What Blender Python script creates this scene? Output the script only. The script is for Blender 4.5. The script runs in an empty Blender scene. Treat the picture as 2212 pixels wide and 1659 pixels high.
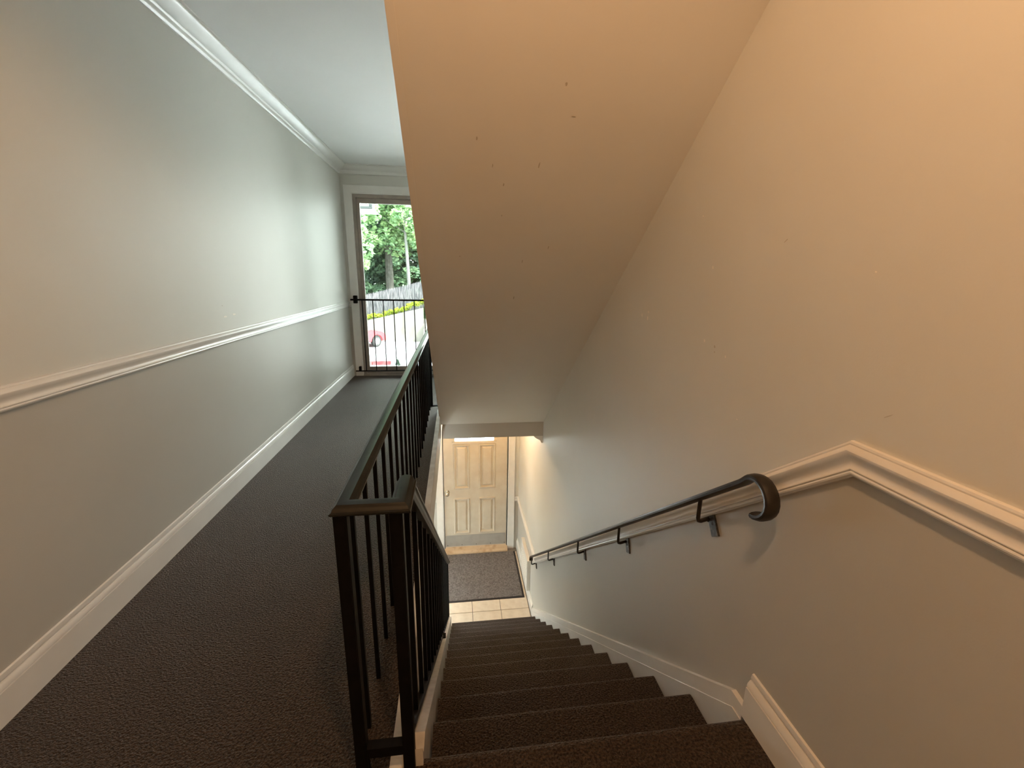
import bpy, bmesh, math, random
import numpy as np
from mathutils import Vector, Matrix

SC = bpy.context.scene
COL = SC.collection
random.seed(7)
rng = np.random.default_rng(11)

# ------------------------------------------------------------------ camera
H = 1.2628
PITCH, YAW, ROLL, FPX = -14.1409, 7.4632, 0.981, 930.35
def cam_axes():
    p, y, r = (math.radians(a) for a in (PITCH, YAW, ROLL))
    fw = Vector((math.sin(y) * math.cos(p), math.cos(y) * math.cos(p), math.sin(p)))
    rt = Vector((math.cos(y), -math.sin(y), 0))
    up = rt.cross(fw)
    return rt * math.cos(r) + up * math.sin(r), -rt * math.sin(r) + up * math.cos(r), fw
rt, up, fw = cam_axes()
cd = bpy.data.cameras.new('camera')
cam = bpy.data.objects.new('camera', cd)
COL.objects.link(cam)
m = Matrix((rt, up, -fw)).transposed().to_4x4()
m.translation = (0, 0, H)
cam.matrix_world = m
cd.sensor_width = 36
cd.lens = FPX / 2212 * 36
cd.clip_start = 0.02
cd.clip_end = 300
SC.camera = cam

# ------------------------------------------------------------------ world, sun, lamps, exposure
SC.view_settings.view_transform = 'Standard'
SC.view_settings.look = 'None'
SC.view_settings.gamma = 1
SC.view_settings.use_curve_mapping = False
SC.view_settings.exposure = 1.0
W = bpy.data.worlds.new('overcast_sky')
SC.world = W
W.use_nodes = True
nt = W.node_tree
bg = nt.nodes['Background']
tc = nt.nodes.new('ShaderNodeTexCoord')
sx = nt.nodes.new('ShaderNodeSeparateXYZ')
rp = nt.nodes.new('ShaderNodeValToRGB')
nt.links.new(tc.outputs['Generated'], sx.inputs[0])
nt.links.new(sx.outputs['Z'], rp.inputs[0])
nt.links.new(rp.outputs[0], bg.inputs[0])
rp.color_ramp.elements[0].position = 0.0
rp.color_ramp.elements[0].color = (0.93, 0.99, 0.96, 1)
rp.color_ramp.elements[1].position = 0.8
rp.color_ramp.elements[1].color = (0.90, 0.99, 0.98, 1)
bg.inputs[1].default_value = 14.0

def light(name, kind, loc, energy, color, **kw):
    d = bpy.data.lights.new(name, kind)
    d.energy = energy
    d.color = color
    for k, v in kw.items():
        setattr(d, k, v)
    o = bpy.data.objects.new(name, d)
    o.location = loc
    COL.objects.link(o)
    return o
sun = light('sun', 'SUN', (20, 0, 20), 36.0, (1.0, 0.96, 0.88), angle=math.radians(6))
sun.rotation_euler = Vector((-0.62, 0.25, -0.75)).to_track_quat('-Z', 'Y').to_euler()
light('landing_ceiling_lamp', 'SPOT', (0.14, 0.20, 2.30), 27.0, (1.0, 0.55, 0.26), shadow_soft_size=0.05, spot_size=math.radians(172), spot_blend=0.25)
light('added_rear_fill', 'POINT', (-0.35, -2.6, 2.24), 19.0, (1.0, 0.55, 0.26), shadow_soft_size=0.12)  # unseen warm fill added behind the camera to flatten the lighting
light('foyer_ceiling_lamp', 'POINT', (0.20, 4.85, -0.205), 12.0, (1.0, 0.58, 0.22), shadow_soft_size=0.05)
YE = 5.53
def portal(name, x0, x1, z0, z1):
    o = light(name, 'AREA', ((x0 + x1) / 2, YE + 0.10, (z0 + z1) / 2), 1, (1, 1, 1), shape='RECTANGLE', size=x1 - x0, size_y=z1 - z0)
    o.data.cycles.is_portal = True
    o.rotation_euler = Vector((0, -1, 0)).to_track_quat('-Z', 'Y').to_euler()
po = light('added_side_window_portal', 'AREA', (-1.40, 4.50, -2.08), 1, (1, 1, 1), shape='RECTANGLE', size=0.84, size_y=0.50)  # portal for the added side window
po.data.cycles.is_portal = True
po.rotation_euler = Vector((1, 0, 0)).to_track_quat('-Z', 'Z').to_euler()
portal('upper_door_daylight', -1.10, -0.30, 0.11, 2.05)
portal('added_hall_window_portal', 0.02, 0.72, 0.34, 2.04)  # portal for the added window beside the hall door
portal('added_lower_window_portal', -1.20, -0.54, -2.42, -1.45)  # portal for the added lower window
portal('lower_door_daylight', -0.05, 0.49, -0.95, -0.70)

# ------------------------------------------------------------------ materials
def mat(name, color, rough=0.5, spec=0.5, metal=0.0, c2=None, nscale=20, bump=0.0, bscale=60, detail=3, low=0.35, high=0.65, bdist=0.01, coat=0.0, stretch=None):
    M = bpy.data.materials.new(name)
    M.use_nodes = True
    n, l = M.node_tree.nodes, M.node_tree.links
    b = n['Principled BSDF']
    b.inputs['Base Color'].default_value = (*color, 1)
    b.inputs['Roughness'].default_value = rough
    b.inputs['Specular IOR Level'].default_value = spec
    b.inputs['Metallic'].default_value = metal
    b.inputs['Coat Weight'].default_value = coat
    t = n.new('ShaderNodeTexCoord')
    vec = t.outputs['Object']
    if stretch:
        mp = n.new('ShaderNodeMapping')
        mp.inputs['Scale'].default_value = stretch
        l.new(vec, mp.inputs[0])
        vec = mp.outputs[0]
    if c2:
        nz = n.new('ShaderNodeTexNoise')
        nz.inputs['Scale'].default_value = nscale
        nz.inputs['Detail'].default_value = detail
        l.new(vec, nz.inputs['Vector'])
        r = n.new('ShaderNodeValToRGB')
        r.color_ramp.elements[0].position = low
        r.color_ramp.elements[0].color = (*color, 1)
        r.color_ramp.elements[1].position = high
        r.color_ramp.elements[1].color = (*c2, 1)
        l.new(nz.outputs[0], r.inputs[0])
        l.new(r.outputs[0], b.inputs['Base Color'])
    if bump:
        nb = n.new('ShaderNodeTexNoise')
        nb.inputs['Scale'].default_value = bscale
        nb.inputs['Detail'].default_value = 2
        l.new(vec, nb.inputs['Vector'])
        bp = n.new('ShaderNodeBump')
        bp.inputs['Strength'].default_value = bump
        bp.inputs['Distance'].default_value = bdist
        l.new(nb.outputs[0], bp.inputs['Height'])
        l.new(bp.outputs[0], b.inputs['Normal'])
    return M

UP = mat('wall_paint_upper', (0.66, 0.655, 0.61), 0.5, 0.28, bump=0.08, bscale=220, bdist=0.002, c2=(0.68, 0.675, 0.63), nscale=2)
LO = mat('wall_paint_lower', (0.49, 0.475, 0.435), 0.5, 0.28, bump=0.08, bscale=220, bdist=0.002, c2=(0.51, 0.495, 0.455), nscale=2)
SOF = mat('soffit_paint', (0.77, 0.75, 0.70), 0.5, 0.3, bump=0.06, bscale=180, bdist=0.002, c2=(0.79, 0.77, 0.72), nscale=3)
CEIL = mat('ceiling_paint', (0.83, 0.83, 0.82), 0.7, 0.2, c2=(0.85, 0.85, 0.84), nscale=2)
TRIM = mat('white_trim_paint', (0.80, 0.79, 0.76), 0.27, 0.5, c2=(0.77, 0.76, 0.73), nscale=9)
WORN = mat('worn_white_paint', (0.70, 0.68, 0.64), 0.4, 0.4, c2=(0.56, 0.53, 0.49), nscale=14, bump=0.2, bscale=50, bdist=0.003)
def carpet(name, a, b, dirt):
    M = mat(name, a, 0.55, 0.50, c2=b, nscale=150, detail=3, low=0.34, high=0.72, bump=1.0, bscale=170, bdist=0.012)
    n, l = M.node_tree.nodes, M.node_tree.links
    p = n['Principled BSDF']
    p.inputs['Sheen Weight'].default_value = 0.12
    p.inputs['Sheen Roughness'].default_value = 0.35
    p.inputs['Specular Tint'].default_value = (1, .80, .70, 1)
    p.inputs['Sheen Tint'].default_value = (1, .95, .93, 1)
    src = p.inputs['Base Color'].links[0].from_socket
    nz = n.new('ShaderNodeTexNoise'); nz.inputs['Scale'].default_value = 5; nz.inputs['Detail'].default_value = 4
    t = [x for x in n if x.type == 'TEX_COORD'][0]
    l.new(t.outputs['Object'], nz.inputs['Vector'])
    mr = n.new('ShaderNodeMapRange'); mr.inputs[1].default_value = .35; mr.inputs[2].default_value = .7
    mr.inputs[3].default_value = 1 - dirt; mr.inputs[4].default_value = 1 + dirt
    l.new(nz.outputs[0], mr.inputs[0])
    mx = n.new('ShaderNodeVectorMath'); mx.operation = 'SCALE'
    l.new(src, mx.inputs[0]); l.new(mr.outputs[0], mx.inputs['Scale'])
    l.new(mx.outputs[0], p.inputs['Base Color'])
    tuft = [x for x in n if x.type == 'TEX_NOISE' and abs(x.inputs['Scale'].default_value - 150) < 1][0]
    ms = n.new('ShaderNodeMapRange'); ms.inputs[1].default_value = .40; ms.inputs[2].default_value = .62
    ms.inputs[3].default_value = .30; ms.inputs[4].default_value = .74
    l.new(tuft.outputs[0], ms.inputs[0]); l.new(ms.outputs[0], p.inputs['Specular IOR Level'])
    return M
CARP = carpet('brown_carpet', (0.005, 0.0027, 0.0013), (0.048, 0.027, 0.0135), 0.18)
MATM = mat('entry_mat_fibre', (0.125, 0.113, 0.112), 0.95, 0.1, c2=(0.22, 0.205, 0.205), nscale=60, bump=0.6, bscale=160, bdist=0.006)
RUB = mat('dark_rubber', (0.035, 0.032, 0.034), 0.7, 0.3)
BLK = mat('black_metal', (0.004, 0.004, 0.004), 0.5, 0.10, c2=(0.007, 0.006, 0.006), nscale=40)
CAP = mat('black_rail_cap', (0.006, 0.0065, 0.0055), 0.36, 0.30, c2=(0.011, 0.011, 0.009), nscale=30, bump=0.15, bscale=40, bdist=0.002)
BRZ = mat('handrail_paint', (0.016, 0.013, 0.010), 0.38, 0.45, c2=(0.026, 0.021, 0.016), nscale=40)
PLATE = mat('scuffed_bracket_plate', (0.03, 0.028, 0.025), 0.5, 0.4, c2=(0.13, 0.12, 0.11), nscale=90, low=0.5, high=0.75)
DOORP = mat('cream_door_paint', (0.62, 0.56, 0.46), 0.45, 0.4, c2=(0.57, 0.50, 0.40), nscale=7)
KICK = mat('grey_kick_plate', (0.40, 0.38, 0.35), 0.4, 0.4, c2=(0.36, 0.34, 0.31), nscale=10)
NICK = mat('brushed_nickel', (0.65, 0.58, 0.46), 0.22, 0.5, metal=1.0)
WOOD = mat('painted_wood_threshold', (0.60, 0.45, 0.30), 0.5, 0.4, c2=(0.40, 0.25, 0.14), nscale=12, low=0.5, high=0.8)
ALU = mat('weathered_aluminium', (0.30, 0.275, 0.25), 0.42, 0.5, metal=0.35, c2=(0.36, 0.32, 0.28), nscale=12)
TILE = mat('beige_tile', (0.78, 0.69, 0.58), 0.35, 0.5, c2=(0.70, 0.60, 0.49), nscale=14)
GROUT = mat('grey_grout', (0.23, 0.21, 0.19), 0.9, 0.2)
CHIP = mat('bare_plaster_chip', (0.85, 0.80, 0.72), 0.8, 0.2)
SCUFF = mat('dark_scuff', (0.52, 0.47, 0.40), 0.7, 0.2)
ASPH = mat('pale_asphalt', (0.36, 0.37, 0.40), 0.9, 0.2, c2=(0.50, 0.51, 0.54), nscale=0.9, detail=6)
CONC = mat('stained_concrete', (0.21, 0.20, 0.175), 0.9, 0.2, c2=(0.10, 0.095, 0.08), nscale=1.6, detail=5, low=0.5, high=0.75, stretch=(1.2, 1.2, 0.28))
GREY = mat('weathered_fence_wood', (0.055, 0.055, 0.062), 0.9, 0.2, c2=(0.15, 0.145, 0.155), nscale=6, stretch=(2.6, 1, 0.3), low=0.4, high=0.6)
BANK = mat('grassy_bank', (0.02, 0.035, 0.012), 0.95, 0.1, c2=(0.04, 0.06, 0.018), nscale=3)
BARK = mat('grey_bark', (0.07, 0.065, 0.058), 0.95, 0.1, c2=(0.12, 0.115, 0.105), nscale=5, bump=0.5, bscale=12, bdist=0.05)
PALE = mat('pale_bark', (0.16, 0.16, 0.155), 0.95, 0.1, c2=(0.24, 0.24, 0.23), nscale=5)
RED = mat('red_car_paint', (0.55, 0.035, 0.045), 0.25, 0.5, coat=0.6)
KERB = mat('faded_red_paint', (0.26, 0.035, 0.04), 0.85, 0.2, c2=(0.32, 0.09, 0.09), nscale=5)
DGLS = mat('car_glass', (0.10, 0.13, 0.14), 0.08, 0.6)
TYRE = mat('tyre_rubber', (0.03, 0.03, 0.03), 0.8, 0.2)
SILV = mat('alloy_wheel', (0.55, 0.55, 0.56), 0.35, 0.5, metal=0.5)
WHITE = mat('white_soffit_paint', (0.45, 0.44, 0.42), 0.6, 0.3)
SLATE = mat('grey_gutter_paint', (0.05, 0.06, 0.06), 0.5, 0.4)
LENS = mat('lamp_lens', (0.6, 0.6, 0.58), 0.2, 0.6)

def leaf(name, c1, c2, scale=1.2):
    M = bpy.data.materials.new(name)
    M.use_nodes = True
    n, l = M.node_tree.nodes, M.node_tree.links
    n.remove(n['Principled BSDF'])
    t = n.new('ShaderNodeTexCoord')
    nz = n.new('ShaderNodeTexNoise'); nz.inputs['Scale'].default_value = scale; nz.inputs['Detail'].default_value = 6
    l.new(t.outputs['Object'], nz.inputs['Vector'])
    r = n.new('ShaderNodeValToRGB')
    r.color_ramp.elements[0].position = .36; r.color_ramp.elements[0].color = (*c1, 1)
    r.color_ramp.elements[1].position = .66; r.color_ramp.elements[1].color = (*c2, 1)
    l.new(nz.outputs[0], r.inputs[0])
    d = n.new('ShaderNodeBsdfDiffuse'); tr = n.new('ShaderNodeBsdfTranslucent')
    l.new(r.outputs[0], d.inputs[0]); l.new(r.outputs[0], tr.inputs[0])
    mx = n.new('ShaderNodeMixShader'); mx.inputs[0].default_value = .4
    l.new(d.outputs[0], mx.inputs[1]); l.new(tr.outputs[0], mx.inputs[2])
    l.new(mx.outputs[0], n['Material Output'].inputs[0])
    return M
LEAF1 = leaf('maple_leaf', (0.22, 0.38, 0.22), (0.50, 0.66, 0.34))
LEAF2 = leaf('deep_leaf', (0.15, 0.26, 0.18), (0.31, 0.45, 0.27))
LEAF3 = leaf('bluish_leaf', (0.17, 0.27, 0.22), (0.31, 0.44, 0.33))
LEAF4 = leaf('yellow_green_leaf', (0.20, 0.26, 0.03), (0.36, 0.40, 0.06), 3)
LEAFD = leaf('evergreen_leaf', (0.05, 0.08, 0.06), (0.09, 0.13, 0.09))

def glass(name, tint):
    M = bpy.data.materials.new(name)
    M.use_nodes = True
    n, l = M.node_tree.nodes, M.node_tree.links
    n.remove(n['Principled BSDF'])
    t = n.new('ShaderNodeBsdfTransparent'); t.inputs[0].default_value = (*tint, 1)
    g = n.new('ShaderNodeBsdfGlossy'); g.inputs['Roughness'].default_value = 0.03
    f = n.new('ShaderNodeFresnel'); f.inputs[0].default_value = 1.45
    mx = n.new('ShaderNodeMixShader')
    l.new(f.outputs[0], mx.inputs[0]); l.new(t.outputs[0], mx.inputs[1]); l.new(g.outputs[0], mx.inputs[2])
    l.new(mx.outputs[0], n['Material Output'].inputs[0])
    return M
GLASS = glass('clear_glass', (0.95, 0.97, 0.96))
TINT = glass('daylight_cut_glass', (0.54, 0.565, 0.555))  # tint added to dim the daylight and the view through the door

# ------------------------------------------------------------------ builders
class MB:
    """collects shapes and links them as one mesh object"""
    def __init__(s):
        s.v, s.f, s.mi = [], [], []
    def add(s, verts, faces, mi=0):
        o = len(s.v)
        s.v += [tuple(p) for p in verts]
        s.f += [tuple(i + o for i in f) for f in faces]
        s.mi += [mi] * len(faces)
        return s
    def box(s, x0, x1, y0, y1, z0, z1, mi=0):
        v = [(x, y, z) for x in (x0, x1) for y in (y0, y1) for z in (z0, z1)]
        return s.add(v, [(0, 1, 3, 2), (4, 6, 7, 5), (0, 4, 5, 1), (2, 3, 7, 6), (0, 2, 6, 4), (1, 5, 7, 3)], mi)
    def prism(s, poly, axis, lo, hi, mi=0):
        """poly in the plane of the other two axes (in x,y,z order), extruded along axis"""
        def p3(p, a):
            q = list(p); q.insert(axis, a); return tuple(q)
        n = len(poly)
        v = [p3(p, lo) for p in poly] + [p3(p, hi) for p in poly]
        f = [tuple(range(n))[::-1], tuple(range(n, 2 * n))] + [(i, (i + 1) % n, n + (i + 1) % n, n + i) for i in range(n)]
        return s.add(v, f, mi)
    def sweep(s, path, prof, N, mi=0):
        """prof: closed ring of (a, b), a along N, b along N x tangent, mitred at the bends"""
        N = Vector(N).normalized()
        P = [Vector(p) for p in path]
        k = len(prof)
        per = [N.cross((P[i + 1] - P[i]).normalized()).normalized() for i in range(len(P) - 1)]
        v = []
        for i, p in enumerate(P):
            if i == 0: q = per[0]
            elif i == len(P) - 1: q = per[-1]
            else: q = (per[i - 1] + per[i]) / (1 + per[i - 1].dot(per[i]))
            v += [p + N * a + q * b for a, b in prof]
        f = [tuple(range(k))[::-1], tuple(range(len(v) - k, len(v)))]
        for i in range(len(P) - 1):
            for j in range(k):
                f.append((i * k + j, i * k + (j + 1) % k, (i + 1) * k + (j + 1) % k, (i + 1) * k + j))
        return s.add(v, f, mi)
    def tube(s, path, radii, n=10, mi=0):
        P = [Vector(p) for p in path]
        if not hasattr(radii, '__len__'): radii = [radii] * len(P)
        v, f = [], []
        ref = None
        for i, p in enumerate(P):
            t = (P[min(i + 1, len(P) - 1)] - P[max(i - 1, 0)]).normalized()
            if ref is None: ref = t.orthogonal().normalized()
            a = (ref - t * ref.dot(t)).normalized(); b = t.cross(a); ref = a
            v += [p + (a * math.cos(2 * math.pi * j / n) + b * math.sin(2 * math.pi * j / n)) * radii[i] for j in range(n)]
        for i in range(len(P) - 1):
            for j in range(n):
                f.append((i * n + j, i * n + (j + 1) % n, (i + 1) * n + (j + 1) % n, (i + 1) * n + j))
        f += [tuple(range(n))[::-1], tuple(range(len(v) - n, len(v)))]
        return s.add(v, f, mi)
    def lathe(s, prof, c, axis, n=16, mi=0):
        """prof: (r, h) pairs, h along axis from c"""
        ax = Vector(axis).normalized(); a = ax.orthogonal().normalized(); b = ax.cross(a); c = Vector(c)
        v = [c + ax * h + (a * math.cos(2 * math.pi * j / n) + b * math.sin(2 * math.pi * j / n)) * r for r, h in prof for j in range(n)]
        f = []
        for i in range(len(prof) - 1):
            for j in range(n):
                f.append((i * n + j, i * n + (j + 1) % n, (i + 1) * n + (j + 1) % n, (i + 1) * n + j))
        f += [tuple(range(n))[::-1], tuple(range(len(v) - n, len(v)))]
        return s.add(v, f, mi)
    def mesh(s, name, mats, origin=(0, 0, 0), bevel=0, smooth=True):
        me = bpy.data.meshes.new(name)
        ox, oy, oz = origin
        me.from_pydata([(x - ox, y - oy, z - oz) for x, y, z in s.v], [], s.f)
        for q in (mats if isinstance(mats, (list, tuple)) else [mats]): me.materials.append(q)
        me.polygons.foreach_set('material_index', s.mi)
        bm = bmesh.new(); bm.from_mesh(me)
        bmesh.ops.recalc_face_normals(bm, faces=bm.faces)
        if bevel:
            es = [e for e in bm.edges if len(e.link_faces) == 2 and e.calc_face_angle(0) > 0.6]
            bmesh.ops.bevel(bm, geom=es, offset=bevel, segments=2, affect='EDGES', clamp_overlap=True)
        bm.to_mesh(me); bm.free()
        if smooth:
            me.polygons.foreach_set('use_smooth', [True] * len(me.polygons))
            me.set_sharp_from_angle(angle=math.radians(32))
        me.update()
        return me
    def build(s, name, mats, parent=None, bevel=0, kind=None, label=None, origin=None):
        if origin is None: origin = world(parent)
        o = bpy.data.objects.new(name, s.mesh(name, mats, origin, bevel))
        COL.objects.link(o)
        if parent is not None: o.parent = parent
        else: o.location = origin
        if parent is not None:
            w = world(parent)
            o.location = Vector(origin) - Vector(w)
        if kind: o['kind'] = kind
        if label: o['label'] = label
        return o
def world(o):
    w = Vector((0, 0, 0))
    while o is not None:
        w += o.location; o = o.parent
    return tuple(w)
def place(name, me, loc, parent, rot=None):
    """an object that shares a mesh, at a world place, under its parent"""
    o = bpy.data.objects.new(name, me); COL.objects.link(o); o.parent = parent
    o.location = Vector(loc) - Vector(world(parent))
    if rot: o.rotation_euler = rot
    return o
def thing(name, label, cat, loc=(0, 0, 0), group=None, rot=None):
    o = bpy.data.objects.new(name, None); COL.objects.link(o); o.location = loc
    o.empty_display_size = 0.1
    o['label'] = label; o['category'] = cat
    if group: o['group'] = group
    if rot: o.rotation_euler = rot
    return o
def tag(o, label, cat, group=None, kind=None):
    o['label'] = label; o['category'] = cat
    if group: o['group'] = group
    if kind: o['kind'] = kind
    return o
def holed(mb, x0, x1, z0, z1, y0, y1, holes, split=(), mi_of=None):
    """a wall slab in the XZ plane with rectangular openings"""
    xs = sorted({x0, x1, *[h[0] for h in holes], *[h[1] for h in holes]})
    zs = sorted({z0, z1, *[h[2] for h in holes], *[h[3] for h in holes], *split})
    for i in range(len(xs) - 1):
        for j in range(len(zs) - 1):
            cx, cz = (xs[i] + xs[i + 1]) / 2, (zs[j] + zs[j + 1]) / 2
            if any(h[0] < cx < h[1] and h[2] < cz < h[3] for h in holes): continue
            mb.box(xs[i], xs[i + 1], y0, y1, zs[j], zs[j + 1], mi_of(cx, cz) if mi_of else 0)

# ------------------------------------------------------------------ key dimensions
XL, XW = -1.301, 0.846          # left and right wall faces
YN, RUN, RIS = 0.905, 0.2566, 0.2029   # landing nosing, stair run and rise
ZL = -13 * RIS                  # foyer floor
YH = 3.992                      # header over the stairs
ZC = 2.44
XS = -0.165                     # left face of the upper flight
YB = -4.2                      # wall behind the camera
TOP = 4.95
def sof(y): return -0.1445 + 0.785 * (YH - y)
YF = YH - (ZC + 0.1445) / 0.785

# ------------------------------------------------------------------ setting: walls
w = MB()
LW = (4.05, 4.95, -2.36, -1.80)        # opening for the added, unseen foyer side window in the left wall (y, z)
w.box(XL - 0.12, XL, YB - 0.1, LW[0], ZL - 0.1, 0.895, 1)
w.box(XL - 0.12, XL, LW[1], YE + 0.12, ZL - 0.1, 0.895, 1)
w.box(XL - 0.12, XL, LW[0], LW[1], LW[3], 0.895, 1)
w.box(XL - 0.12, XL, LW[0], LW[1], ZL - 0.1, LW[2], 1)
w.box(XL - 0.12, XL, YB - 0.1, YE + 0.12, 0.895, TOP, 0)
wall_left = w.build('wall_left', [UP, LO], kind='structure')
CRK = [(YE, -1.84), (4.147, -1.84), (0.757, 0.895), (YB, 0.895)]       # chair rail line on the right wall (y, z)
w = MB()
w.prism([(YE + .12, ZL - .1), *[(YE + .12, CRK[0][1])], *CRK[1:3], (YB - .1, CRK[3][1]), (YB - .1, ZL - .1)], 0, XW, XW + 0.12, 1)
w.prism([(YE + .12, TOP), (YE + .12, CRK[0][1]), *CRK[1:3], (YB - .1, CRK[3][1]), (YB - .1, TOP)], 0, XW, XW + 0.12, 0)
wall_right = w.build('wall_right', [UP, LO], kind='structure')
w = MB()
holed(w, XL, XW, ZL - .1, TOP, YE, YE + 0.12,
      [(-1.171, -0.235, 0.0, 2.145), (-1.24, -0.50, -2.47, -1.40), (-0.02, 0.76, 0.30, 2.08), (-0.205, 0.675, ZL - 0.0, -0.56)],
      split=(0.895, 0.0, -1.84), mi_of=lambda x, z: 0 if z > 0.895 or -1.84 < z < 0 else 1)
w.build('wall_end', [UP, LO], kind='structure')
w = MB(); w.box(XL, XW, YB - 0.1, YB, ZL, TOP)
w.build('wall_back', UP, kind='structure')
# partition between the hall and the enclosed upper flight, well walls and caps
w = MB()
w.prism([(YF, ZC + .03), (YH, sof(YH) + .03), (YH, .30), (YF + .35, ZC + .1), (YF, ZC + .1)], 0, XS - 0.004, XS + 0.03)
w.box(XS, XS + .1, YF, YH + .1, ZC + .1, TOP)
w.box(XS, XW, YH, YH + .1, ZC + .1, TOP)
w.box(XS, XW, YF - 0.1, YF, ZC, TOP)
w.build('wall_stairwell', UP, kind='structure')
w = MB(); w.box(XS - .10, XS, .3, 2.55, ZL, -.293)
w.build('wall_understairs', LO, kind='structure')
w = MB()
w.box(XL, XS, YB, YE, ZC, ZC + 0.1); w.box(XS, XW, YB, YF, ZC, ZC + 0.1); w.box(XS, XW, YH, YE, ZC, ZC + 0.1)
w.box(XS, XW, YF - .1, YH + .1, TOP - .1, TOP)
w.build('ceiling', CEIL, kind='structure')
# sloping soffit under the upper flight, its corner strip and the header it lands on
w = MB()
w.prism([(YF, ZC), (YH, sof(YH)), (YH, sof(YH) + .14), (YF, ZC + .14)], 0, XS, XW)
sf = w.build('ceiling_soffit', SOF, kind='structure')
w = MB()
w.prism([(YF, ZC - .003), (YH, sof(YH) - .003), (YH, sof(YH) + .10), (YF, ZC + .10)], 0, XS - .006, XS + .018)
w.build('corner_bead', SOF, sf)
w = MB(); w.box(XS + .015, XW, YH, YH + .14, -0.293, 0.0)
w.build('beam_header', LO, kind='structure')
w = MB(); w.box(XS - .0, XW, YH + .14, YE, -0.13, -0.03)
w.build('ceiling_foyer', CEIL, kind='structure')

# ------------------------------------------------------------------ setting: floors
w = MB()
w.box(XL, -0.19, YB, YE, -0.03, 0.0)
w.box(-0.19, XW, YB, YN - .02, -0.03, 0.0)
w.box(-0.19, XW, YH + .04, YE, -0.03, 0.0)
nose = [(YN - .02, 0.0)] + [(YN - .02 + .022 * math.sin(a), -.022 + .022 * math.cos(a)) for a in (0.5, 1.0, 1.57)] + [(YN - .008, -.04), (YN - .008, -.08), (YN - .02, -.08)]
w.prism(nose, 0, -0.105, XW - .02)
floor = w.build('floor', CARP, kind='structure')
w = MB()
w.box(XL, XS + 0.0, 0.86, YE, -0.293, -0.03, 0)                     # hall floor structure with its painted edge
w.box(XL, XW, YB, 0.86, -0.293, -0.03, 0)
w.build('floor_edge', SOF, floor)
w = MB()
w.box(-0.192, -0.158, 0.86, YH + .02, -0.012, 0.006)
w.build('edge_strip', WORN, floor, bevel=.002)
w = MB(); w.box(-0.262, -0.16, 4.13, 4.16, 0.0, 0.008)
w.build('seam_strip', RUB, floor)

w = MB(); w.box(XL, XW, 0.3, YE + .02, ZL - .1, ZL - .006)
floor_lower = w.build('floor_foyer', GROUT, kind='structure')
cols = [-1.30, -1.22, -0.88, -0.54, -0.20, 0.14, 0.48, 0.82, XW]
rows = [2.65, 2.99, 3.32, 3.655, 3.995, 4.33, 4.665, 5.0, 5.335, YE - .09]
tiles = {}
for i in range(len(cols) - 1):
    for j in range(len(rows) - 1):
        a, b = cols[i + 1] - cols[i] - .006, rows[j + 1] - rows[j] - .006
        if a < .05: continue
        key = (round(a, 3), round(b, 3))
        if key not in tiles:
            tiles[key] = MB().box(0, a, 0, b, -.007, .002).mesh('tile', TILE, bevel=.0015)
        place('tile', tiles[key], (cols[i] + .003, rows[j] + .003, ZL), floor_lower)

# ------------------------------------------------------------------ mouldings
def mould(pts, kind):
    """open wall profile (d out of the wall, h up) closed along the wall"""
    return [(0.0, pts[0][1])] + pts + [(0.0, pts[-1][1])]
CR = mould([(.006, .036), (.009, .035), (.011, .031), (.0105, .028), (.0125, .0265), (.019, .022), (.0215, .017), (.021, .012), (.0165, .004), (.0125, -.004),
            (.0115, -.010), (.0135, -.016), (.0165, -.0195), (.0165, -.0215), (.0125, -.0222), (.0125, -.0235), (.0165, -.0245), (.0175, -.0275), (.0165, -.031), (.0135, -.033), (.0115, -.036)], 0)
w = MB().sweep([(XL, YB, .895), (XL, YE, .895)], CR, (1, 0, 0))
w.build('trim_1', TRIM, kind='structure')
w = MB().sweep([(XW, y, z) for y, z in CRK], CR, (-1, 0, 0))
w.build('trim_2', TRIM, kind='structure')
# crown along the left and end walls of the hall (a = height, b = out from the wall)
crown = [(0, 0), (0, .096), (-.008, .096), (-.011, .088), (-.016, .086), (-.020, .083), (-.034, .066), (-.044, .051), (-.050, .040), (-.055, .030), (-.060, .028),
         (-.063, .024), (-.066, .022), (-.078, .020), (-.084, .016), (-.090, .010), (-.090, 0)]
w = MB().sweep([(XW, YE, ZC), (XL, YE, ZC), (XL, YB, ZC)], crown, (0, 0, 1))
w.build('trim_3', TRIM, kind='structure')
w = MB().sweep([(XW, YH + .004, -.29), (XW, YE, -.29)], [(a * .9, b) for a, b in crown], (0, 0, 1))
w.build('trim_4', TRIM, kind='structure')
BB = mould([(.0015, .142), (.006, .140), (.0075, .128), (.007, .1235), (.0035, .1225), (.0035, .1205), (.0075, .1195), (.0125, .112), (.0135, .1005), (.0085, .0995), (.0085, .0975), (.0145, .096), (.0145, .004), (.0145, 0)], 0)
w = MB().sweep([(XL, YB, 0), (XL, YE, 0)], BB, (1, 0, 0))
w.build('baseboard_left', TRIM, kind='structure')
BBR = mould([(.0015, .150), (.006, .148), (.0085, .136), (.008, .1325), (.0045, .1315), (.0045, .129), (.009, .128), (.0155, .118), (.0175, .1085), (.012, .107), (.012, .1045), (.019, .103), (.019, .004), (.019, 0)], 0)
w = MB().sweep([(XW, 0.912, 0), (XW, 0.904, 0), (XW, YB, 0)], BBR, (-1, 0, 0))
w.build('baseboard_right', TRIM, kind='structure')
w = MB().sweep([(XW, YE, ZL), (XW, 4.21, ZL)], BBR, (-1, 0, 0))
w.build('baseboard_foyer', TRIM, kind='structure')
w = MB().sweep([(XL + .012, YE, 0), (-1.267, YE, 0)][::-1], BB, (0, -1, 0))
w.build('baseboard_end', TRIM, kind='structure')
w = MB().sweep([(-1.267, YE, .895), (XL + .01, YE, .895)], CR, (0, -1, 0))
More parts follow.
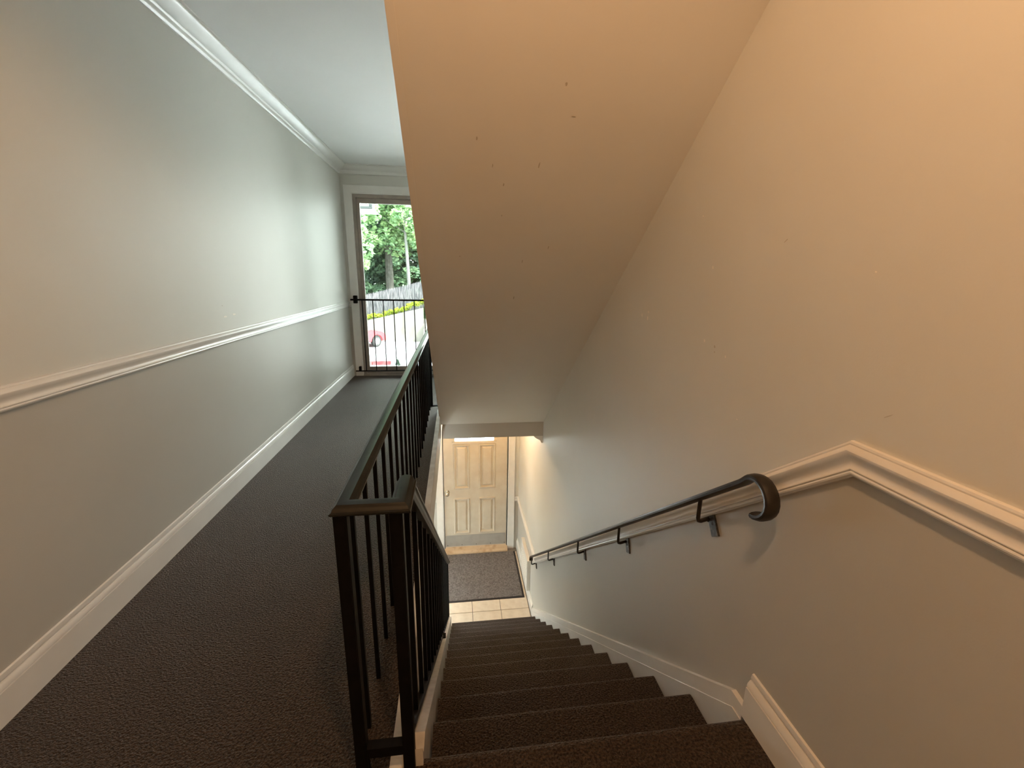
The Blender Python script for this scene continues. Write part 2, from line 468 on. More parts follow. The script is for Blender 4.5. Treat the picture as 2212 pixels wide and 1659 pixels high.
w.build('trim_5', TRIM, kind='structure')
w = MB().sweep([(XW - .01, YE, -1.84), (.79, YE, -1.84)], CR, (0, -1, 0))
w.build('trim_6', TRIM, kind='structure')

# ------------------------------------------------------------------ staircase
st = thing('staircase', 'dark brown carpeted stairs going down to the tiled foyer', 'stairs', (0.36, YN, ZL))
def step_mesh():
    """tread with a rounded nosing and the riser under it; y = 0 is the nosing tip, z = 0 the tread top"""
    r = .022
    p = [(-RUN - .01, 0.0), (-r, 0.0)] + [(-r + r * math.sin(a), -r + r * math.cos(a)) for a in (.4, .8, 1.2, 1.57)] + [(-.004, -.034), (-.012, -.042), (-.012, -RIS), (-RUN - .01, -RIS)]
    return MB().prism(p, 0, -0.097 - 0.36, XW - .021 - 0.36).mesh('step', CARP)
sm = step_mesh()
for k in range(1, 13):
    place('step', sm, (0.36, YN + k * RUN, -k * RIS), st)
w = MB().box(-0.097, XW - .021, YN - .015, YN - .008, -RIS, -.0425)
w.build('riser', CARP, st)
# right skirt against the wall
def sline(y): return 0.026 - .787 * (y - .968)
w = MB()
w.prism([(.912, 0.026), (.968, .026), (4.185, sline(4.185)), (4.185, ZL + .10), (4.21, ZL + .10), (4.21, ZL), (3.99, ZL), (.912, -.25)], 0, XW - .016, XW)
w.prism([(.912, -.02), (.952, -.02), (4.185, sline(4.185) - .052), (4.185, ZL), (3.95, ZL), (.912, -.25)], 0, XW - .0185, XW - .015)
w.build('skirt_board', TRIM, st)
# left stringer the railing stands on
def lline(y): return 0.02 - .787 * (y - .955)
w = MB()
w.prism([(.88, lline(.88) - .02), (.90, .018), (.955, .018), (4.02, lline(4.02)), (4.02, ZL + .001), (3.75, ZL + .001), (.88, -.30)], 0, -0.158, -0.104)
w.build('stringer', WORN, st)
# underside of the flight
w = MB()
w.prism([(1.0, -.40), (3.9, ZL + .10), (3.9, ZL), (3.6, ZL), (1.0, -.55)], 0, -0.10, XW - .02)
w.build('underside', SOF, st)

# ------------------------------------------------------------------ guard railing
XA, XB, YP, ZR = -0.256, -0.138, 0.880, 0.762
CA, CB = -0.249, -0.1275          # cap centre lines
gr = thing('guard_railing', 'black metal guard railing with flat bars around the stairwell beside the hall', 'railing', (-.2, YP, 0))
cap = [(a, b * .9) for a, b in [(0, -.0245), (.003, -.027), (.006, -.0265), (.008, -.022), (.015, -.019), (.021, -.012), (.023, 0), (.021, .012), (.015, .019), (.008, .022), (.006, .0265), (.003, .027), (0, .0245)]]
w = MB().sweep([(CA, 4.16, ZR), (CA, YP - .005, ZR), (CB, YP - .005, ZR), (CB, 0.995, ZR)], cap, (0, 0, 1))
w.build('top_rail', CAP, gr)
SLR = .81
capx = [(b, a) for a, b in cap]
w = MB().sweep([(CB, 4.02, ZR - SLR * (4.02 - .985)), (CB, 0.985, ZR), (CB, .975, ZR)], capx, (1, 0, 0))
w.build('sloped_rail', CAP, gr)
bars = MB().box(-.0065, .0065, -.007, .007, 0, 1)
bmA = MB().box(-.0062, .0062, -.0062, .0062, 0, ZR + .002).mesh('baluster', BLK)
for k in range(20):
    place('baluster', bmA, (XA - .009, 1.0 + .158 * k, 0.0), gr)
pm = MB().box(-.0145, .0145, -.0145, .0145, 0, ZR + .004).mesh('newel_post', BLK, bevel=.002)
place('newel_post', pm, (XA, YP, 0), gr)
pm3 = MB().box(-.0145, .0145, -.0145, .0145, -.10, ZR + .004).mesh('newel_post', BLK, bevel=.002)
place('newel_post', pm3, (XB, YP, 0), gr)
place('newel_post', pm, (XA, 4.14, 0), gr)
ze = ZR - SLR * (4.0 - .985)
w = MB().box(XB - .0145, XB + .0145, 3.985, 4.014, lline(4.0) + .0, ze)
w.build('newel_post', BLK, gr)
w = MB().box(XA + .0145, XB - .0145, YP - .012, YP + .012, .062, .092)
w.build('bottom_rail', BLK, gr)
SHZ = lambda y: -.022 - .80 * (y - 1.05)
lb = ZR - SLR * (1.05 - .985) - SHZ(1.05)
bmB = MB().box(-.007, .007, -.007, .007, 0, lb + .004).mesh('baluster', BLK)
for k in range(18):
    y = 1.035 + .163 * k
    place('baluster', bmB, (XB + .002, y, SHZ(y)), gr)
w = MB().sweep([(XB, .88, SHZ(.88)), (XB, 4.0, SHZ(4.0))], [(-.011, -.006), (.011, -.006), (.011, .010), (-.011, .010)], (1, 0, 0))
w.build('shoe_rail', BLK, gr)
w = MB().box(XB + .004, XB + .030, 2.56, 2.60, SHZ(2.58) - .07, SHZ(2.58) + .01)
w.build('mounting_foot', BLK, gr)

# ------------------------------------------------------------------ wall handrail
XH = 0.787
hr = thing('wall_handrail', 'black wall handrail with curled upper end running down the right stair wall', 'handrail', (XH, .93, .74))
def hz(y): return .757 - .8 * (y - .952)
sec = [(.0195, -.004), (.0205, .002), (.018, .0075), (.010, .0105), (0, .0115), (-.010, .0105), (-.018, .0075), (-.0205, .002), (-.0195, -.004), (-.012, -.0075), (0, -.0085), (.012, -.0075)]
path = [(XH, 4.115, hz(4.10) - .055), (XH, 4.113, hz(4.10) - .02), (XH, 4.095, hz(4.095)), (XH, 1.00, hz(1.00))]
cy, cz, rr = .945, .700, .053
for a in (52, 66, 80, 94, 108, 124, 140, 156, 172, 188, 204, 220, 236, 252, 266):
    rad = rr * (1.0 if a < 180 else 1.0 - .12 * (a - 180) / 86)
    path.append((XH, cy + rad * math.cos(math.radians(a)), cz + rad * math.sin(math.radians(a))))
w = MB().sweep(path, [(a, -b) for a, b in sec], (1, 0, 0))
w.build('rail', BRZ, hr)
for y, ta, tb in ((1.19, (.022, -.076), (-.026, -.132)), (1.815, (.022, -.088), (-.010, -.150)), (2.46, (.024, -.088), (-.006, -.150)), (3.30, (.024, -.088), (-.006, -.150)), (4.08, (.024, -.088), (-.006, -.150))):
    z = hz(y)
    d = .090 if y < 1.5 else .100
    w = MB().tube([(XH, y, z - .006), (XH, y, z - d + .014), (XH + .004, y + .001, z - d + .004), (XH + .013, y + .004, z - d), (XW - .010, y + ta[0] - .004, z - d - .002), (XW - .004, y + ta[0], z - d - .012)], .0066, 8)
    b = w.build('bracket', BRZ, hr)
    t_, b_ = Vector((0, y + ta[0], z + ta[1] + .012)), Vector((0, y + tb[0], z + tb[1]))
    ax = (b_ - t_).normalized(); wd = Vector((0, -ax.z, ax.y)) * .020
    q = [t_ - wd, t_ + wd, b_ + wd, b_ - wd]
    w = MB().prism([(p.y, p.z) for p in q], 0, XW - .007, XW)
    w.build('plate', PLATE, b, bevel=.001)
    c_ = (t_ + b_) / 2
    w = MB().lathe([(.0055, 0), (.005, .002), (.002, .003)], (XW - .007, c_.y, c_.z), (-1, 0, 0), 8)
    w.build('screw', RUB, b)

# ------------------------------------------------------------------ upper storm door with its casing
d1 = bpy.data.objects.new('door_1', None); COL.objects.link(d1); d1.location = (-.70, YE, 0); d1['kind'] = 'structure'
def casing(parent, x0, x1, z0, z1, wd, y, m=TRIM):
    """three-sided casing round an opening: the opening is x0..x1, z0..z1"""
    pr = [(0, 0), (.012, 0), (.014, .008), (.017, .012), (.018, wd * .5), (.020, wd - .016), (.021, wd - .006), (.018, wd), (0, wd)]
    w = MB().sweep([(x1, y, z0), (x1, y, z1), (x0, y, z1), (x0, y, z0)], [(a, -b) for a, b in pr], (0, -1, 0))
    return w.build('casing', m, parent)
casing(d1, -1.171, -.235, 0.0, 2.145, .094, YE)
w = MB()
for x0, x1, z0, z1 in ((-1.171, -1.135, .0, 2.145), (-.271, -.235, .0, 2.145), (-1.135, -.271, 2.105, 2.145)):
    w.box(x0, x1, YE - .004, YE + .09, z0, z1)
w.build('door_frame', ALU, d1, bevel=.002)
w = MB()
for x0, x1, z0, z1 in ((-1.137, -1.100, .045, 2.107), (-.306, -.269, .045, 2.107), (-1.100, -.306, 2.050, 2.107), (-1.100, -.306, .045, .108)):
    w.box(x0, x1, YE + .022, YE + .058, z0, z1)
w.build('door_sash', ALU, d1, bevel=.004)
w = MB().box(-1.104, -.302, YE + .036, YE + .041, .104, 2.054)
w.build('glass', TINT, d1)
w = MB().box(-1.171, -.235, YE - .03, YE + .11, -.005, .022); w.box(-1.135, -.271, YE + .01, YE + .08, .02, .046)
w.build('threshold', ALU, d1, bevel=.003)
w = MB().lathe([(.008, 0), (.008, .03), (.004, .034)], (-.290, YE + .022, .95), (0, -1, 0), 8); w.box(-.298, -.282, YE - .018, YE - .008, .86, .96)
w.build('latch', BLK, d1)

# ------------------------------------------------------------------ black gate across the storm door
sg = thing('safety_gate', 'black thin-barred safety gate fixed across the glass storm door', 'gate', (-.70, YE - .06, .07))
GY = YE - .052
w = MB().box(-1.262, -.145, GY - .009, GY + .009, .938, .958)
w.build('top_rail', BLK, sg, bevel=.002)
w = MB().box(-1.258, -.145, GY - .007, GY + .007, .062, .076)
w.build('bottom_rail', BLK, sg, bevel=.002)
bm_ = MB().tube([(0, 0, 0), (0, 0, .868)], .0058, 8).mesh('bar', BLK)
for k in range(9):
    place('bar', bm_, (-1.128 + .1235 * k, GY, .072), sg)
for x in (-1.205, -.19):
    w = MB().box(x - .022, x + .022, YE - .066, YE - .020, .905, .998); w.build('wall_bracket', BLK, sg, bevel=.004)
    w = MB().box(x - .014, x + .014, YE - .060, YE - .020, .070, .125); w.build('wall_bracket', BLK, sg, bevel=.003)

# ------------------------------------------------------------------ lower entry door
d2 = bpy.data.objects.new('door_2', None); COL.objects.link(d2); d2.location = (.235, YE, ZL); d2['kind'] = 'structure'
casing(d2, -.215, .690, ZL, -.545, .098, YE)
DZ0, DZ1, DX0, DX1 = ZL + .064, -.565, -.200, .672
panels = [(-.073, .155, -1.655, -.985), (.280, .514, -1.655, -.985), (-.073, .155, -2.362, -1.795), (.280, .514, -2.362, -1.795)]
win = (-.052, .492, -.945, -.700)
w = MB()
holed(w, DX0, DX1, DZ0, DZ1, YE + .012, YE + .052, panels + [win])
w.build('door_slab', DOORP, d2)
for x0, x1, z0, z1 in panels:
    w = MB()
    rings = [(0, YE + .012), (.010, YE + .001), (.020, YE + .003), (.034, YE + .028), (.044, YE + .028), (.064, YE + .010)]
    v = []
    for i, y in rings:
        v += [(x0 + i, y, z0 + i), (x1 - i, y, z0 + i), (x1 - i, y, z1 - i), (x0 + i, y, z1 - i)]
    f = [(a * 4 + j, a * 4 + (j + 1) % 4, a * 4 + 4 + (j + 1) % 4, a * 4 + 4 + j) for a in range(len(rings) - 1) for j in range(4)]
    n = len(v)
    v += [(x0, YE + .05, z0), (x1, YE + .05, z0), (x1, YE + .05, z1), (x0, YE + .05, z1)]
    f += [(n - 4, n - 3, n - 2, n - 1), (n, n + 3, n + 2, n + 1)] + [(j, n + j, n + (j + 1) % 4, (j + 1) % 4) for j in range(4)]
    w.add(v, f); w.build('door_panel', DOORP, d2)
w = MB()
x0, x1, z0, z1 = win
for a, b, c, e in ((x0 - .034, x1 + .034, z0 - .034, z0 + .004), (x0 - .034, x1 + .034, z1 - .004, z1 + .034), (x0 - .034, x0 + .004, z0, z1), (x1 - .004, x1 + .034, z0, z1)):
    w.box(a, b, YE - .004, YE + .03, c, e)
lf = w.build('light_frame', DOORP, d2, bevel=.006)
w = MB().box(x0, x1, YE + .03, YE + .036, z0, z1); w.build('glass', GLASS, d2)
w = MB().box(x0, x1, YE + .024, YE + .03, z0 + .045, z0 + .055)
w.box(.125, .133, YE + .024, YE + .03, z0, z1); w.box(.302, .310, YE + .024, YE + .03, z0, z1)
w.build('muntin', WHITE, lf)
w = MB().box(DX0 + .004, DX1 - .006, YE + .008, YE + .012, DZ0 + .012, -2.385)
kp = w.build('kick_plate', KICK, d2)
for i in range(5):
    w = MB().lathe([(.006, 0), (.005, .003)], (DX0 + .03 + .205 * i, YE + .009, DZ0 + .03), (0, -1, 0), 8); w.build('screw', RUB, kp)
w = MB().lathe([(.034, 0), (.034, .004), (.016, .012), (.012, .030), (.020, .036), (.029, .046), (.031, .056), (.026, .066), (.012, .071)], (-.160, YE + .012, -1.70), (0, -1, 0), 20)
w.build('door_knob', NICK, d2)
w = MB().box(-.190, -.2, YE + .054, YE + .07, ZL, -.545); w.box(.665, .69, YE + .054, YE + .07, ZL, -.545); w.box(-.215, -.2005, YE - .0, YE + .09, ZL, -.545); w.box(.678, .690, YE, YE + .09, ZL, -.545); w.box(-.203, .678, YE, YE + .09, -.562, -.545)
w.build('jamb', TRIM, d2)
w = MB().prism([(YE - .085, ZL), (YE - .085, ZL + .022), (YE - .06, ZL + .045), (YE + .10, ZL + .062), (YE + .10, ZL)], 0, -.215, .69)
w.build('threshold', WOOD, d2, bevel=.003)

# ------------------------------------------------------------------ added end-wall windows, unseen, that bring in daylight
def window(name, x0, x1, z0, z1):
    o = bpy.data.objects.new(name, None); COL.objects.link(o); o.location = ((x0 + x1) / 2, YE, z0); o['kind'] = 'structure'
    w = MB()
    zm = (z0 + z1) / 2
    for a, b, c, e in ((x0, x0 + .035, z0, z1), (x1 - .035, x1, z0, z1), (x0 + .035, x1 - .035, z0, z0 + .04), (x0 + .035, x1 - .035, z1 - .04, z1), (x0 + .035, x1 - .035, zm - .015, zm + .015)):
        w.box(a, b, YE + .01, YE + .06, c, e)
    w.build('window_frame', TRIM, o)
    w = MB().box(x0 + .03, x1 - .03, YE + .033, YE + .038, z0 + .03, z1 - .03); w.build('glass', GLASS, o)
    casing(o, x0, x1, z0, z1, .08, YE)
window('added_window_1', -.02, .76, .30, 2.08)  # added out of view to light the hall's left wall and ceiling
window('added_window_2', -1.24, -.50, -2.47, -1.40)  # added out of view to send low daylight over the foyer floor

w3 = bpy.data.objects.new('added_window_3', None); COL.objects.link(w3); w3.location = (XL, 4.5, LW[2]); w3['kind'] = 'structure'  # unseen side window added to throw cool light on the mat
w = MB()
for a, b, c, e in ((LW[0], LW[0] + .04, LW[2], LW[3]), (LW[1] - .04, LW[1], LW[2], LW[3]), (LW[0], LW[1], LW[2], LW[2] + .04), (LW[0], LW[1], LW[3] - .04, LW[3])):
    w.box(XL - .07, XL - .02, a, b, c, e)
w.build('window_frame', TRIM, w3)
w = MB().box(XL - .05, XL - .045, LW[0] + .03, LW[1] - .03, LW[2] + .03, LW[3] - .03); w.build('glass', GLASS, w3)

# ------------------------------------------------------------------ foyer things
mt = thing('door_mat', 'grey-brown ribbed entry mat on the beige tiles before the lower door', 'mat', (.2, 4.97, ZL + .002))
w = MB().box(-.62, .770, 4.53, YE - .095, ZL + .002, ZL + .011); w.build('fibre_field', MATM, mt)
w = MB(); w.box(-.66, .795, 4.505, 4.53, ZL + .002, ZL + .008); w.box(.770, .795, 4.53, YE - .095, ZL + .002, ZL + .008); w.box(-.66, -.62, 4.53, YE - .095, ZL + .002, ZL + .008)
w.build('rubber_border', RUB, mt)
ht = thing('wall_heater', 'slim white wall heater low on the right foyer wall near the door', 'heater', (.82, 4.7, ZL + .15))
w = MB().box(.803, XW, 4.44, 4.94, -2.49, -2.07); w.build('housing', TRIM, ht, bevel=.004)
for k in range(6):
    w = MB().box(.7995, .8035, 4.49, 4.89, -2.42 + .055 * k, -2.412 + .055 * k); w.build('louvre', TRIM, ht)

# ------------------------------------------------------------------ paint chips and scuffs
def chip(parent, name, m, c, u, v, r, n):
    """a small irregular flake lying on a surface (c centre, u and v in-plane axes)"""
    c, u, v = Vector(c), Vector(u).normalized(), Vector(v).normalized()
    nn = Vector(n).normalized()
    k = 7
    ring = [c + (u * math.cos(2 * math.pi * i / k) * r[0] + v * math.sin(2 * math.pi * i / k) * r[1]) * random.uniform(.65, 1.15) for i in range(k)]
    a = [p + nn * .0006 for p in ring]; b = [p - nn * .0006 for p in ring]
    MB().add(a + b, [tuple(range(k)), tuple(range(k, 2 * k))[::-1]] + [(i, k + i, k + (i + 1) % k, (i + 1) % k) for i in range(k)]).build(name, m, parent)
for y, z, r in ((1.903, 1.096, (.006, .010)), (1.838, 1.116, (.006, .005)), (1.842, 1.088, (.006, .010)), (1.378, 1.056, (.0045, .006)), (1.251, 1.023, (.003, .0055)),
                (1.480, 1.471, (.003, .003)), (1.152, .848, (.003, .002)), (.803, 1.282, (.002, .002)), (1.383, 1.299, (.002, .006))):
    chip(wall_right, 'paint_chip', CHIP, (XW, y, z), (0, 1, 0), (0, .25, 1), r, (-1, 0, 0))
for y, z, r in ((1.315, 1.046, (.003, .006)), (1.312, 1.028, (.0025, .003)), (1.068, 1.362, (.009, .0015)), (.712, 1.004, (.012, .001))):
    chip(wall_right, 'scuff', SCUFF, (XW, y, z), (0, 1, -.7), (0, .7, 1), r, (-1, 0, 0))
for y, z, r in ((2.646, 1.009, (.03, .008)), (2.748, 1.014, (.03, .010)), (2.634, 1.072, (.012, .003))):
    chip(wall_left, 'paint_chip', CHIP if z < 1.05 else SCUFF, (XL, y, z), (0, 1, 0), (0, 0, 1), (r[0] * .7, r[1] * .6), (1, 0, 0))
sd = Vector((0, 1, -.785)).normalized(); sn = Vector((0, -.785, -1)).normalized()
for x, y, r in ((.345, 1.472, (.004, .006)), (.393, 1.55, (.009, .003)), (.078, 1.626, (.004, .010)), (.139, 1.707, (.002, .010)), (.187, 1.771, (.003, .008)),
                (.309, 1.699, (.003, .016)), (.193, 1.894, (.002, .005)), (.02, 2.094, (.003, .003)), (.425, 2.037, (.002, .010)), (.316, 2.114, (.002, .016)), (.309, 2.348, (.003, .012))):
    chip(sf, 'scuff', SCUFF, (x, y, sof(y)), (1, .15, 0), sd, r, sn)

# ------------------------------------------------------------------ outside: ground, wall, fence, bank
GZ = -2.70
w = MB().box(-26, 14, YE + .12, 26.5, GZ - .2, GZ); w.box(-26, XL - .13, -8, YE + .12, GZ - .2, GZ); w.build('ground', ASPH, kind='structure')
def rtop(x): return max(GZ + .02, -1.487 + .235 * (x + 5.28))
w = MB()
w.prism([(-10.3, GZ), (-1.95, GZ), (-1.95, rtop(-1.95)), (-10.3, GZ + .05)], 1, 26.3, 26.62)
w.build('retaining_wall', CONC, kind='structure')
w = MB(); w.prism([(-.55, GZ), (9, GZ), (9, .3), (-.55, -.2)], 1, 26.3, 26.62)
w.build('retaining_wall', CONC, kind='structure')
w = MB()
xs = [-26, -10.3, -1.9, 9, 14]
def bank_z(x, y):
    return rtop(min(x, 2)) - .05 + max(0, y - 28.5) * .06
ys = [26.55, 27.6, 28.5, 34, 60]
v = [(x, y, bank_z(x, y) if not (-2.2 < x < -.4 and y < 28) else bank_z(x, y)) for y in ys for x in xs]
f = [(j * 5 + i, j * 5 + i + 1, j * 5 + 6 + i, j * 5 + 5 + i) for j in range(4) for i in range(4)]
v2 = [(x, y, -4) for x, y, z in v]
o = len(v)
f += [tuple(o + i for i in q[::-1]) for q in f]
edge = [0, 1, 2, 3, 4, 9, 14, 19, 24, 23, 22, 21, 20, 15, 10, 5]
f += [(edge[i], o + edge[i], o + edge[(i + 1) % 16], edge[(i + 1) % 16]) for i in range(16)]
w.add(v + v2, f); w.build('ground_bank', BANK, kind='structure')
cs = thing('concrete_steps', 'pale concrete steps at the right end of the retaining wall', 'steps', (-1.25, 26.3, GZ))
for k in range(8):
    w = MB().box(-1.93, -.57, 25.3 + .27 * k, 27.5, GZ + .27 * k, GZ + .27 * (k + 1)); w.build('step', CONC, cs, bevel=.01)
fn = thing('stockade_fence', 'weathered grey stockade fence of pointed pickets above the retaining wall', 'fence', (-5, 27.6, -1.5))
w = MB()
x = -12.0
while x < 3.0:
    zt = 0.003 + .2466 * (x + 5.47) + random.uniform(-.012, .012)
    zb = min(bank_z(x, 27.6), zt - 1.0) - .1
    p = [(x, zb), (x + .084, zb), (x + .084, zt - .06), (x + .042, zt + .03), (x, zt - .06)]
    w.prism(p, 1, 27.60, 27.62 + random.uniform(0, .006)); x += .097
w.build('pickets', GREY, fn, kind='stuff')
for dz in (-.25, -.95):
    w = MB().sweep([(-12, 27.66, .003 + .2466 * (-12 + 5.47) + dz), (3, 27.66, .003 + .2466 * 8.47 + dz)], [(-.03, -.045), (.03, -.045), (.03, .045), (-.03, .045)], (0, 1, 0))
    w.build('fence_rail', GREY, fn)

# ------------------------------------------------------------------ outside: plants
def leaf_mesh(name, m, centres, radii, count, size):
    """count leaves scattered in clumps; one folded diamond each"""
    c = np.asarray(centres, float); r = np.asarray(radii, float)
    k = rng.integers(0, len(c), count)
    d = rng.normal(size=(count, 3)); d /= np.linalg.norm(d, axis=1)[:, None]
    p = c[k] + d * (r[k] * rng.uniform(.55, 1.0, count) ** .6)[:, None] * np.array([1, 1, .72])
    u = rng.normal(size=(count, 3)); u[:, 2] *= .5; u /= np.linalg.norm(u, axis=1)[:, None]
    t = rng.normal(size=(count, 3)) * .6 + np.array([0, -.5, .9])
    v = np.cross(t, u); v /= np.linalg.norm(v, axis=1)[:, None]
    s = size * rng.uniform(.7, 1.3, count)[:, None]
    n = np.cross(u, v)
    verts = np.stack([p - u * s * .6, p + v * s * .42 + n * s * .12, p + u * s * .6, p - v * s * .42 + n * s * .12], 1).reshape(-1, 3)
    me = bpy.data.meshes.new(name)
    me.vertices.add(count * 4); me.vertices.foreach_set('co', verts.ravel())
    me.loops.add(count * 4); me.loops.foreach_set('vertex_index', np.arange(count * 4, dtype=np.int32))
    me.polygons.add(count); me.polygons.foreach_set('loop_start', np.arange(0, count * 4, 4, dtype=np.int32))
    me.update(); me.validate(); me.materials.append(m)
    return me
def link(name, me, parent, kind=None):
    o = bpy.data.objects.new(name, me); COL.objects.link(o); o.parent = parent
    if kind: o['kind'] = kind
    return o
def tree(label, x, y, height, crown_r, z_crown, m, bark, tr=.2, leaves=6000, size=.16, clumps=46, lean=.0, name='tree'):
    zb = bank_z(x, y) - .1
    t = thing(name, label, 'tree', (x, y, zb), 'trees behind the fence')
    top = height * .8
    MB().tube([(x, y, zb), (x + lean * .3, y, zb + top * .35), (x + lean * .7, y, zb + top * .7), (x + lean, y, zb + top)], [tr, tr * .85, tr * .6, tr * .25], 10).build('trunk', bark, t)
    for b in range(5):
        a = random.uniform(0, 6.28); z0 = z_crown + (zb + height - z_crown) * (.15 + .14 * b); L = crown_r * random.uniform(.6, .9)
        z0 = min(z0, zb + top)
        fx = lean * (z0 - zb) / top
        MB().tube([(x + fx, y, z0 - .4), (x + fx + L * .5 * math.cos(a), y + L * .5 * math.sin(a), z0 + .1), (x + fx + L * math.cos(a), y + L * math.sin(a), z0 + .5)], [tr * .35, tr * .22, tr * .08], 6).build('branch', bark, t)
    ht_ = zb + height - z_crown
    cs_, rs_ = [], []
    for _ in range(clumps):
        d = rng.normal(size=3); d /= np.linalg.norm(d); q = rng.uniform(.35, 1)
        cs_.append((lean * .7 + d[0] * crown_r * q, d[1] * crown_r * q, z_crown - zb + ht_ / 2 + d[2] * ht_ / 2 * q)); rs_.append(rng.uniform(.45, .95) * crown_r * .36)
    link('foliage', leaf_mesh('foliage', m, cs_, rs_, leaves, size), t, 'stuff')
    return t
tree('big maple with a broad grey trunk behind the fence', -4.75, 33.0, 12, 3.4, 1.9, LEAF1, BARK, .30, 9000, .22, 66)
tree('slender tree with a pale thin trunk behind the fence', -3.15, 31.0, 10, 2.0, 2.4, LEAF1, PALE, .13, 5000, .20, 44, lean=-.25)
tree('dark green tree filling the gap left of the broad grey trunk', -9.2, 34.0, 11, 3.4, .4, LEAF2, BARK, .22, 9000, .26, 70)
tree('bluish green tree rising right of the pale thin trunk', -.6, 35.5, 12, 3.2, .6, LEAF3, BARK, .22, 9000, .26, 70)
tree('tall dark backdrop tree straight behind the broad grey trunk', -5.6, 40.0, 14, 4.6, .2, LEAF3, BARK, .28, 14000, .36, 90)
tree('low bushy tree filling the space between the two trunks', -4.6, 37.5, 7, 3.6, -.9, LEAF3, BARK, .14, 9000, .26, 70)
t = tree('near maple with large pale leaves overhanging the fence', -7.1, 29.2, 8.5, 2.7, .5, LEAF1, BARK, .18, 5200, .23, 46, lean=.6)
us = thing('undergrowth', 'dense dark green undergrowth between and behind the tree trunks', 'undergrowth', (-4, 30, 0))
us['kind'] = 'stuff'
c_ = [(x_ + 4, random.uniform(4.2, 7.0), bank_z(x_, 35) + random.uniform(.3, 4.4)) for x_ in np.arange(-14, 5, .11)]
link('foliage', leaf_mesh('foliage', LEAF2, c_, [.7] * len(c_), 32000, .28), us, 'stuff')
gc = thing('groundcover', 'yellow-green leafy groundcover along the top of the retaining wall', 'plants', (-5, 27, -1.4))
gc['kind'] = 'stuff'
c_ = [(x_ + 5, random.uniform(-.38, .2), rtop(x_) + 1.4 + random.uniform(.05, .24) + (.22 if x_ > -2.9 else 0)) for x_ in np.arange(-9.5, 3.0, .09)]
link('foliage', leaf_mesh('foliage', LEAF4, c_, [.17] * len(c_), 5200, .085), gc, 'stuff')

# ------------------------------------------------------------------ outside: car, kerb, shrub, eave
car = thing('car', 'red hatchback parked by the concrete retaining wall', 'car', (-5.78, 23.91, GZ), rot=(0, 0, math.radians(53)))
def cpart(mb, name, m, bevel=0, parent=None):
    o = bpy.data.objects.new(name, mb.mesh(name, m, (0, 0, 0), bevel)); COL.objects.link(o); o.parent = parent or car
    return o
def arch(cx): return [(cx + .36 * math.cos(a), .30 + .36 * math.sin(a)) for a in np.linspace(0.0, math.pi, 9)]
body = [(-1.98, .30), (-2.02, .62), (-1.96, .92), (1.15, .92), (1.70, .80), (1.93, .62), (1.95, .30)] + arch(1.25) + arch(-1.25)
cpart(MB().prism(body, 1, -.84, .84), 'body', RED, .04)
roof = [(-1.90, .92), (-1.55, 1.38), (-1.2, 1.46), (-.1, 1.45), (.45, 1.30), (1.10, .92)]
w = MB()
def cabin(poly, y0, y1, tz):
    a = [(x_, -y0 if z_ < 1 else -y1, z_) for x_, z_ in poly]; b = [(x_, y0 if z_ < 1 else y1, z_) for x_, z_ in poly]
    n = len(poly)
    return a + b, [tuple(range(n))[::-1], tuple(range(n, 2 * n))] + [(i, (i + 1) % n, n + (i + 1) % n, n + i) for i in range(n)]
w.add(*cabin(roof, .80, .62, 0)); cpart(w, 'cabin', RED, .03)
side = [(-1.45, .96), (-1.32, 1.34), (-.08, 1.36), (.38, 1.22), (.82, .96)]
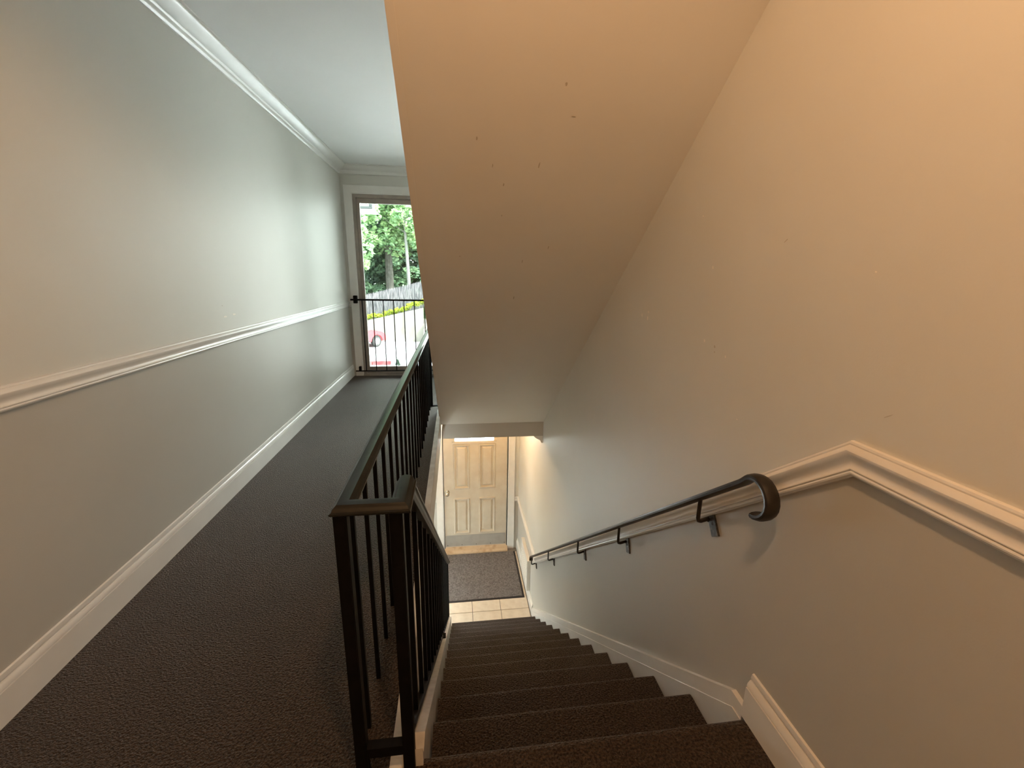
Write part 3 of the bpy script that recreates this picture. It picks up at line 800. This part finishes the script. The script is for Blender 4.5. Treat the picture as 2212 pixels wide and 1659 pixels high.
for s in (-1, 1):
    v = [(x_, s * (.80 - .18 * (z_ - .92) / .5 + .012), z_) for x_, z_ in side] + [(x_, s * (.80 - .18 * (z_ - .92) / .5 - .01), z_) for x_, z_ in side]
    n = len(side)
    cpart(MB().add(v, [tuple(range(n)), tuple(range(n, 2 * n))[::-1]] + [(i, n + i, n + (i + 1) % n, (i + 1) % n) for i in range(n)]), 'side_window', DGLS)
    cpart(MB().box(1.60, 1.86, s * .62 - .14, s * .62 + .14, .66, .78), 'headlight', LENS, .02)
    cpart(MB().box(-2.03, -1.9, s * .66 - .12, s * .66 + .12, .70, .92), 'tail_light', RED, .02)
    for cx in (1.25, -1.25):
        wh = cpart(MB().lathe([(.20, -.10), (.30, -.10), (.32, -.07), (.32, .07), (.30, .10), (.20, .10)], (cx, s * .75, .32), (0, 1, 0), 24), 'wheel', TYRE)
        cpart(MB().lathe([(.02, .118), (.06, .115), (.19, .095), (.21, .102), (.21, .06)], (cx, s * .75, .32), (0, s, 0), 20), 'hubcap', SILV, parent=wh)
v = [(.50, -.58, 1.285), (.50, .58, 1.285), (1.06, .70, .955), (1.06, -.70, .955)]
v = [(a + .02, b, c + .012) for a, b, c in v] + v
cpart(MB().add(v, [(0, 1, 2, 3), (7, 6, 5, 4)] + [(i, 4 + i, 4 + (i + 1) % 4, (i + 1) % 4) for i in range(4)]), 'windscreen', DGLS)
cpart(MB().box(1.93, 1.99, -.70, .70, .30, .48), 'bumper', RED, .03)

kb = thing('kerb_strip', 'faded red painted kerb at the near edge of the parking lot', 'kerb', (-4.4, 19.4, GZ))
for k in range(4):
    w = MB().box(-2.93 - .8 * (k + 1) + .012, -2.93 - .8 * k, 19.35, 19.53, GZ, GZ + .17); w.build('kerb_stone', KERB, kb, bevel=.015)
sb = thing('shrub', 'small dark cone-shaped evergreen shrub beside the red kerb', 'shrub', (-2.58, 19.0, GZ))
MB().tube([(-2.58, 19.0, GZ), (-2.58, 19.0, GZ + .30)], [.015, .006], 6).build('stem', BARK, sb)
c_ = [(0, 0, z_) for z_ in np.linspace(.06, .30, 7)]; r_ = list(np.linspace(.13, .035, 7))
link('foliage', leaf_mesh('foliage', LEAFD, c_, r_, 500, .045), sb, 'stuff')
ev = thing('roof_eave', 'white boxed roof eave with grey gutter projecting past the storm door', 'roof', (-2.4, 8.2, 2.3))
w = MB().prism([(-3.6, 2.345), (-1.425, 2.345), (-1.66, 2.62), (-3.6, 2.62)], 1, 8.0, 9.0); w.build('soffit_box', WHITE, ev)
w = MB().box(-3.6, -1.37, 7.94, 8.0, 2.306, 2.345); w.build('gutter', SLATE, ev, bevel=.006)
w = MB().box(-1.425, -1.372, 7.94, 8.02, 2.345, 2.62); w.build('downspout', SLATE, ev, bevel=.006)
w = MB().box(-3.6, -2.2, 7.6, 9.4, GZ, 2.345); w.build('porch_wall', WHITE, ev)
